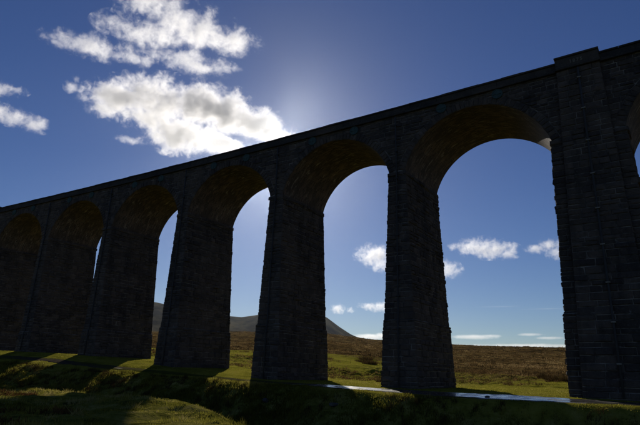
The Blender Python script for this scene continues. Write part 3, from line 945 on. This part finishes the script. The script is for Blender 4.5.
# rush clumps behind the arches, each one its own plant
RUSH = [(-46.0, 47, 1.7), (-50.5, 52, 1.5), (-42.5, 55, 1.6), (-54, 60, 1.8), (-47, 66, 1.5),
        (-26.4, 13.5, 0.8), (-25.6, 15.0, 0.8),
        (-10.0, 34, 1.5), (-7.0, 36, 1.7), (-4.2, 35, 1.6), (-5.8, 39, 1.4), (-2.6, 38, 1.7), (-13.0, 40, 1.3), (-0.9, 34, 1.5), (-8.4, 33, 1.3), (-6.4, 33, 1.2), (-3.4, 32, 1.4), (-1.6, 30, 1.5), (-5.0, 31, 1.2), (-11.4, 37, 1.3), (-9.0, 38, 1.5), (-1.2, 37, 1.6)]
RLAB = ['dark rush clump', 'broad dark rush clump', 'low dark rush clump', 'ragged brown rush clump']
proto = []
for v in range(4):
    n = 420; a = rng.uniform(0, 2 * np.pi, n); rr = np.sqrt(rng.uniform(0, 1, n)) * (0.85, 1.1, 0.8, 1.0)[v]
    bx, by = rr * np.cos(a), rr * np.sin(a) * 0.8; hg = (0.95 - 0.45 * rr) * rng.uniform(0.5, 1, n)
    ln = 0.5 * rr + 0.1; w = 0.02; aa = rng.uniform(0, np.pi, n)
    V = np.empty((n, 3, 3), np.float32)
    V[:, 0] = np.stack([bx - w * np.cos(aa), by - w * np.sin(aa), np.full(n, -.1)], -1)
    V[:, 1] = np.stack([bx + w * np.cos(aa), by + w * np.sin(aa), np.full(n, -.1)], -1)
    V[:, 2] = np.stack([bx + ln * np.cos(a) * rng.uniform(.3, 1, n), by + ln * np.sin(a) * rng.uniform(.3, 1, n), hg], -1)
    me = mesh('rush_clump', V.reshape(-1, 3), np.arange(3 * n).reshape(-1, 3))
    t_ = me.attributes.new('tone', 'FLOAT', 'POINT'); t_.data.foreach_set('value', np.repeat(rng.uniform(0, 1, n), 3).astype(np.float32))
    me.materials.append(M_RUSH); proto.append(me)
for i, (x, y, s) in enumerate(RUSH):
    o = bpy.data.objects.new('rush_clump', proto[i % 4]); COL.objects.link(o)
    o.location = (x, y, float(H(np.array(x), np.array(y)))); o.scale = (s, s, s * 0.85); o.rotation_euler = (0, 0, i * 1.7)
    where = 'in the turf beyond the third arch from the wide pier' if x < -38 else ('beside the second pier out from the wide pier' if x < -20 else 'at the moor edge seen under the arch beside the wide pier')
    tag(o, 'dark brown rush clump ' + where, 'rushes', 'rush clumps ' + where)

# loose rocks
def rock(x, y, s, label, seed, sink=0.3, group=None):
    r_ = random.Random(seed)
    import bmesh
    bm = bmesh.new(); bmesh.ops.create_icosphere(bm, subdivisions=2, radius=1)
    ax = [r_.uniform(0.8, 1.3), r_.uniform(0.7, 1.0), r_.uniform(0.5, 0.75)]
    pl = [(Vector((r_.gauss(0, 1), r_.gauss(0, 1), r_.gauss(0, 1))).normalized(), r_.uniform(0.55, 0.85)) for _ in range(9)]
    for v in bm.verts:
        for n, d in pl:
            k = v.co.dot(n)
            if k > d: v.co -= n * (k - d)
        v.co = Vector([v.co[i] * ax[i] * s for i in range(3)])
    me = bpy.data.meshes.new('rock'); bm.to_mesh(me); bm.free()
    o = link('rock', me, M_ROCK)
    o.location = (x, y, float(H(np.array(x), np.array(y))) + s * 0.55 * (1 - 2 * sink)); o.rotation_euler = (0, 0, r_.uniform(0, 6))
    tag(o, label, 'rock', group)
rock(-8.2, -5.6, 0.22, 'small dark stone lying in the wet track under the arch beside the wide pier', 1, 0.25)
rock(-18.5, -10.2, 0.36, 'pale boulder low on the shaded bank below the first narrow pier', 2)
rock(-25.0, -10.4, 0.38, 'grey rock at the foot of the bank below the second narrow pier', 4)

# ------------------------------------------------------------------ clouds: lumpy bodies of vapour high beyond the viaduct
def cloud_mat(name, blobs, dens, nscale, thr, aniso=0.6, warp=0.9, rough=0.74, gain=1.6):
    m = bpy.data.materials.new(name); m.use_nodes = True
    nt = m.node_tree; nt.nodes.clear()
    out = nd(nt, 'ShaderNodeOutputMaterial')
    tc = nd(nt, 'ShaderNodeTexCoord').outputs['Object']
    acc = None
    for (cx, cy, cz, rx, ry, rz, w) in blobs:
        mp = nd(nt, 'ShaderNodeMapping'); nt.links.new(tc, mp.inputs[0])
        mp.vector_type = 'POINT'
        mp.inputs['Scale'].default_value = (1 / rx, 1 / ry, 1 / rz)
        mp.inputs['Location'].default_value = (-cx / rx, -cy / ry, -cz / rz)
        ln = nd(nt, 'ShaderNodeVectorMath', operation='LENGTH'); nt.links.new(mp.outputs[0], ln.inputs[0])
        f = mth(nt, 'MULTIPLY', mth(nt, 'MAXIMUM', mth(nt, 'SUBTRACT', 1.0, ln.outputs['Value']), 0.0), w)
        acc = f if acc is None else mth(nt, 'MAXIMUM', acc, f)
    nz = mth(nt, 'ADD', mth(nt, 'MULTIPLY', noise(nt, nscale, 8, 0.6, tc, 0.4), 0.52), mth(nt, 'MULTIPLY', noise(nt, nscale * 3.7, 8, rough, tc, 0.8), 0.48))
    v = mth(nt, 'ADD', mth(nt, 'MULTIPLY', acc, 1.0), mth(nt, 'MULTIPLY', mth(nt, 'SUBTRACT', nz, 0.5), warp * 2))
    v = mth(nt, 'MULTIPLY', mth(nt, 'SUBTRACT', v, thr), gain)
    v = mth(nt, 'MINIMUM', mth(nt, 'MAXIMUM', v, 0.0), 1.0)
    v = mth(nt, 'MULTIPLY', v, mth(nt, 'GREATER_THAN', acc, 0.001))
    sc_ = nd(nt, 'ShaderNodeVolumeScatter')
    sc_.inputs['Color'].default_value = (0.99, 0.99, 0.99, 1)
    sc_.inputs['Anisotropy'].default_value = aniso
    nt.links.new(mth(nt, 'MULTIPLY', v, dens), sc_.inputs['Density'])
    nt.links.new(sc_.outputs[0], out.inputs['Volume'])
    return m
CLOUDS = [
    ('thin', 'bright ragged cloud with grey heart high above the parapet, upper of the two', -54.4, 33.31, 3800, [(-33, -7, 225, 211.0, 178.7, 111.7), (184, -8, 156, 270.9, 196.1, 122.5), (424, -26, 127, 212.8, 138.3, 86.4), (-60, -1, 47, 265.2, 151.6, 94.7), (-369, -20, -115, 255.9, 117.0, 73.1), (-502, -36, -133, 130.8, 76.1, 47.6), (220, -7, -81, 252.6, 117.0, 73.1), (404, -22, -81, 135.6, 86.8, 54.3), (-195, -8, -140, 138.6, 80.6, 50.4)]),
    ('big', 'bright broad cloud with grey top resting just above the parapet line', -50.51, 26.19, 3600, [(-413, -24, 70, 194.6, 145.9, 91.2), (-159, -5, 88, 278.1, 222.5, 139.1), (129, -4, 102, 313.9, 230.2, 143.9), (405, -23, 25, 296.3, 161.6, 101.0), (594, -49, -14, 163.8, 98.3, 61.4), (22, -2, -108, 261.8, 188.5, 117.8), (-209, -6, -31, 189.7, 131.5, 82.2), (209, -8, -127, 227.2, 139.0, 86.9), (-494, -34, -13, 96.4, 96.4, 60.3)]),
    ('small', 'thin grey-white cloud, upper of the pair furthest from the sun', -68.86, 25.3, 4200, [(-51, 0, -7, 122.7, 78.5, 49.1), (52, 0, 7, 81.7, 50.3, 31.4)]),
    ('small', 'long grey-white cloud, lower of the pair furthest from the sun', -67.35, 22.94, 4200, [(-113, -2, 21, 124.3, 99.5, 62.2), (-1, 0, -3, 121.2, 91.9, 57.4), (119, -2, -19, 98.2, 83.8, 52.4)]),
    ('small', 'torn wisp of cloud beside the upper bright cloud', -62.55, 27.42, 3900, [(-8, 0, -26, 43.8, 43.8, 37.5), (8, 0, 26, 25.0, 25.0, 31.3)]),
    ('small', 'small flat wisp under the broad bright cloud', -55.48, 23.19, 3700, [(-24, 0, -8, 83.8, 41.3, 25.8), (24, 0, 8, 39.0, 31.2, 19.5)]),
    ('small', 'small puff of cloud between the broad cloud and the sun', -41.12, 28.19, 3500, [(0, 0, 0, 58.9, 52.3, 32.7)]),
    ('small', 'white puffy cloud against the first narrow pier', -27.22, 12.1, 5200, [(-39, 0, 40, 159.4, 159.4, 99.6), (39, 0, -40, 89.2, 89.2, 89.2)]),
    ('small', 'long white cloud with grey belly seen through the arch beside the wide pier', -14.75, 12.73, 5000, [(-115, -1, 37, 180.6, 130.1, 81.3), (-3, 0, 3, 187.5, 114.3, 71.4), (115, -1, -39, 96.9, 70.5, 44.0)]),
    ('small', 'curved white cloud touching the wide pier', -9.44, 12.62, 5000, [(-89, -1, 9, 94.3, 68.6, 42.9), (11, 0, 29, 110.1, 81.3, 50.8), (77, -1, -38, 75.4, 75.4, 67.0)]),
    ('small', 'small white cloud emerging from behind the first narrow pier', -19.92, 11.04, 5100, [(36, 0, -20, 103.1, 103.1, 75.0), (-36, 0, 20, 84.9, 84.9, 75.5)]),
    ('small', 'tiny puff of cloud above the small white cloud', -18.94, 13.37, 5100, [(0, 0, 0, 47.0, 47.0, 37.6)]),
    ('small', 'small bright cloud low beside the first narrow pier', -27.49, 6.94, 6800, [(-64, 0, 6, 140.7, 81.9, 51.2), (64, 0, -6, 114.7, 102.0, 63.7)]),
    ('small', 'tiny low cloud nearest the end of the fell', -30.99, 6.62, 6800, [(-78, 0, 11, 90.0, 90.0, 64.3), (78, 0, -11, 51.3, 51.3, 38.5)]),
    ('low', 'low white cloud bank resting on the moor skyline by the fell', -27.41, 3.77, 9500, [(-124, -1, -11, 351.1, 112.4, 70.2), (124, -1, 11, 244.9, 112.0, 70.0)]),
    ('low', 'long low cloud streak, the widest above the moor', -16.52, 3.88, 9800, [(-136, -1, -9, 480.4, 82.4, 51.5), (135, -1, 9, 237.3, 54.2, 33.9)]),
    ('low', 'short low cloud streak above the moor', -11.87, 4.08, 9800, [(0, 0, 0, 245.5, 52.4, 32.7)]),
    ('low', 'low cloud streak just above the moor beside the wide pier', -10.06, 3.74, 9800, [(0, 0, 0, 288.2, 51.2, 32.0)]),
    ('low', 'pale band of cloud along the moor horizon', -12.44, 2.95, 9600, [(-891, -41, -2, 670.4, 67.0, 41.9), (79, 0, 3, 955.5, 76.4, 47.8), (758, -30, -1, 607.9, 60.8, 38.0)]),
    ('trail', 'thin faded vapour trail above the low cloud streaks', -12.35, 6.75, 9000, [(-339, -6, 25, 439.0, 20.1, 12.5), (330, -6, -25, 510.0, 19.2, 12.0)]),
]
def make_cloud(kind, label, az, el, dist, bl):
    d = Vector((math.sin(RAD(az)) * math.cos(RAD(el)), math.cos(RAD(az)) * math.cos(RAD(el)), math.sin(RAD(el))))
    x = d.cross(Vector((0, 0, 1))).normalized(); z = x.cross(d)
    import bmesh
    bm = bmesh.new()
    ext = 1.0
    for (cx, cy, cz, rx, ry, rz) in bl:
        for i in range(14):
            for j in range(1, 8):
                a = 2 * math.pi * i / 14; b = math.pi * j / 8
                bm.verts.new((cx + K_R * rx * math.sin(b) * math.cos(a), cy + K_R * ry * math.sin(b) * math.sin(a), cz + K_R * rz * math.cos(b)))
    r = bmesh.ops.convex_hull(bm, input=bm.verts)
    bmesh.ops.delete(bm, geom=list({g for g in r['geom_interior'] + r['geom_unused'] if isinstance(g, bmesh.types.BMVert)}), context='VERTS')
    me = bpy.data.meshes.new('cloud'); bm.to_mesh(me); bm.free()
    blobs = [(*b[:3], b[3] * K_R, b[4] * K_R, b[5] * K_R, 1.0) for b in bl]
    size = max(b[5] for b in bl)
    dens, ns, warp = {'thin': (0.0075, 0.0064, 2.7), 'big': (0.016, 0.0058, 2.3), 'small': (0.0085, 0.009, 2.4), 'low': (0.012, 0.006, 0.5), 'trail': (0.004, 0.004, 0.3)}[kind]
    m = cloud_mat('cloud_vapour', blobs, dens, ns, {'thin': 0.40, 'big': 0.35}.get(kind, 0.36), 0.45, warp)
    o = link('cloud', me, m)
    mw = Matrix((x, d, z)).transposed().to_4x4(); mw.translation = EYE + d * dist
    o.matrix_world = mw
    tag(o, label, 'cloud', 'clouds')
K_R = 1.45
for c_ in CLOUDS: make_cloud(*c_)

# ------------------------------------------------------------------ haze between here and the fell
def build_haze():
    V, F = box_geo(-6500, 6500, -2600, 6500, -90, 700)
    o = link('haze', mesh('haze', V, F))
    m = bpy.data.materials.new('haze'); m.use_nodes = True; nt = m.node_tree; nt.nodes.clear()
    out = nd(nt, 'ShaderNodeOutputMaterial'); v = nd(nt, 'ShaderNodeVolumePrincipled')
    v.inputs['Color'].default_value = (0.80, 0.88, 1.0, 1); v.inputs['Density'].default_value = 0.0000075
    v.inputs['Anisotropy'].default_value = 0.92
    nt.links.new(v.outputs[0], out.inputs['Volume'])
    o.data.materials.append(m)
    tag(o, 'thin blue air between the viaduct and the far fell', 'haze', None, 'stuff')
build_haze()
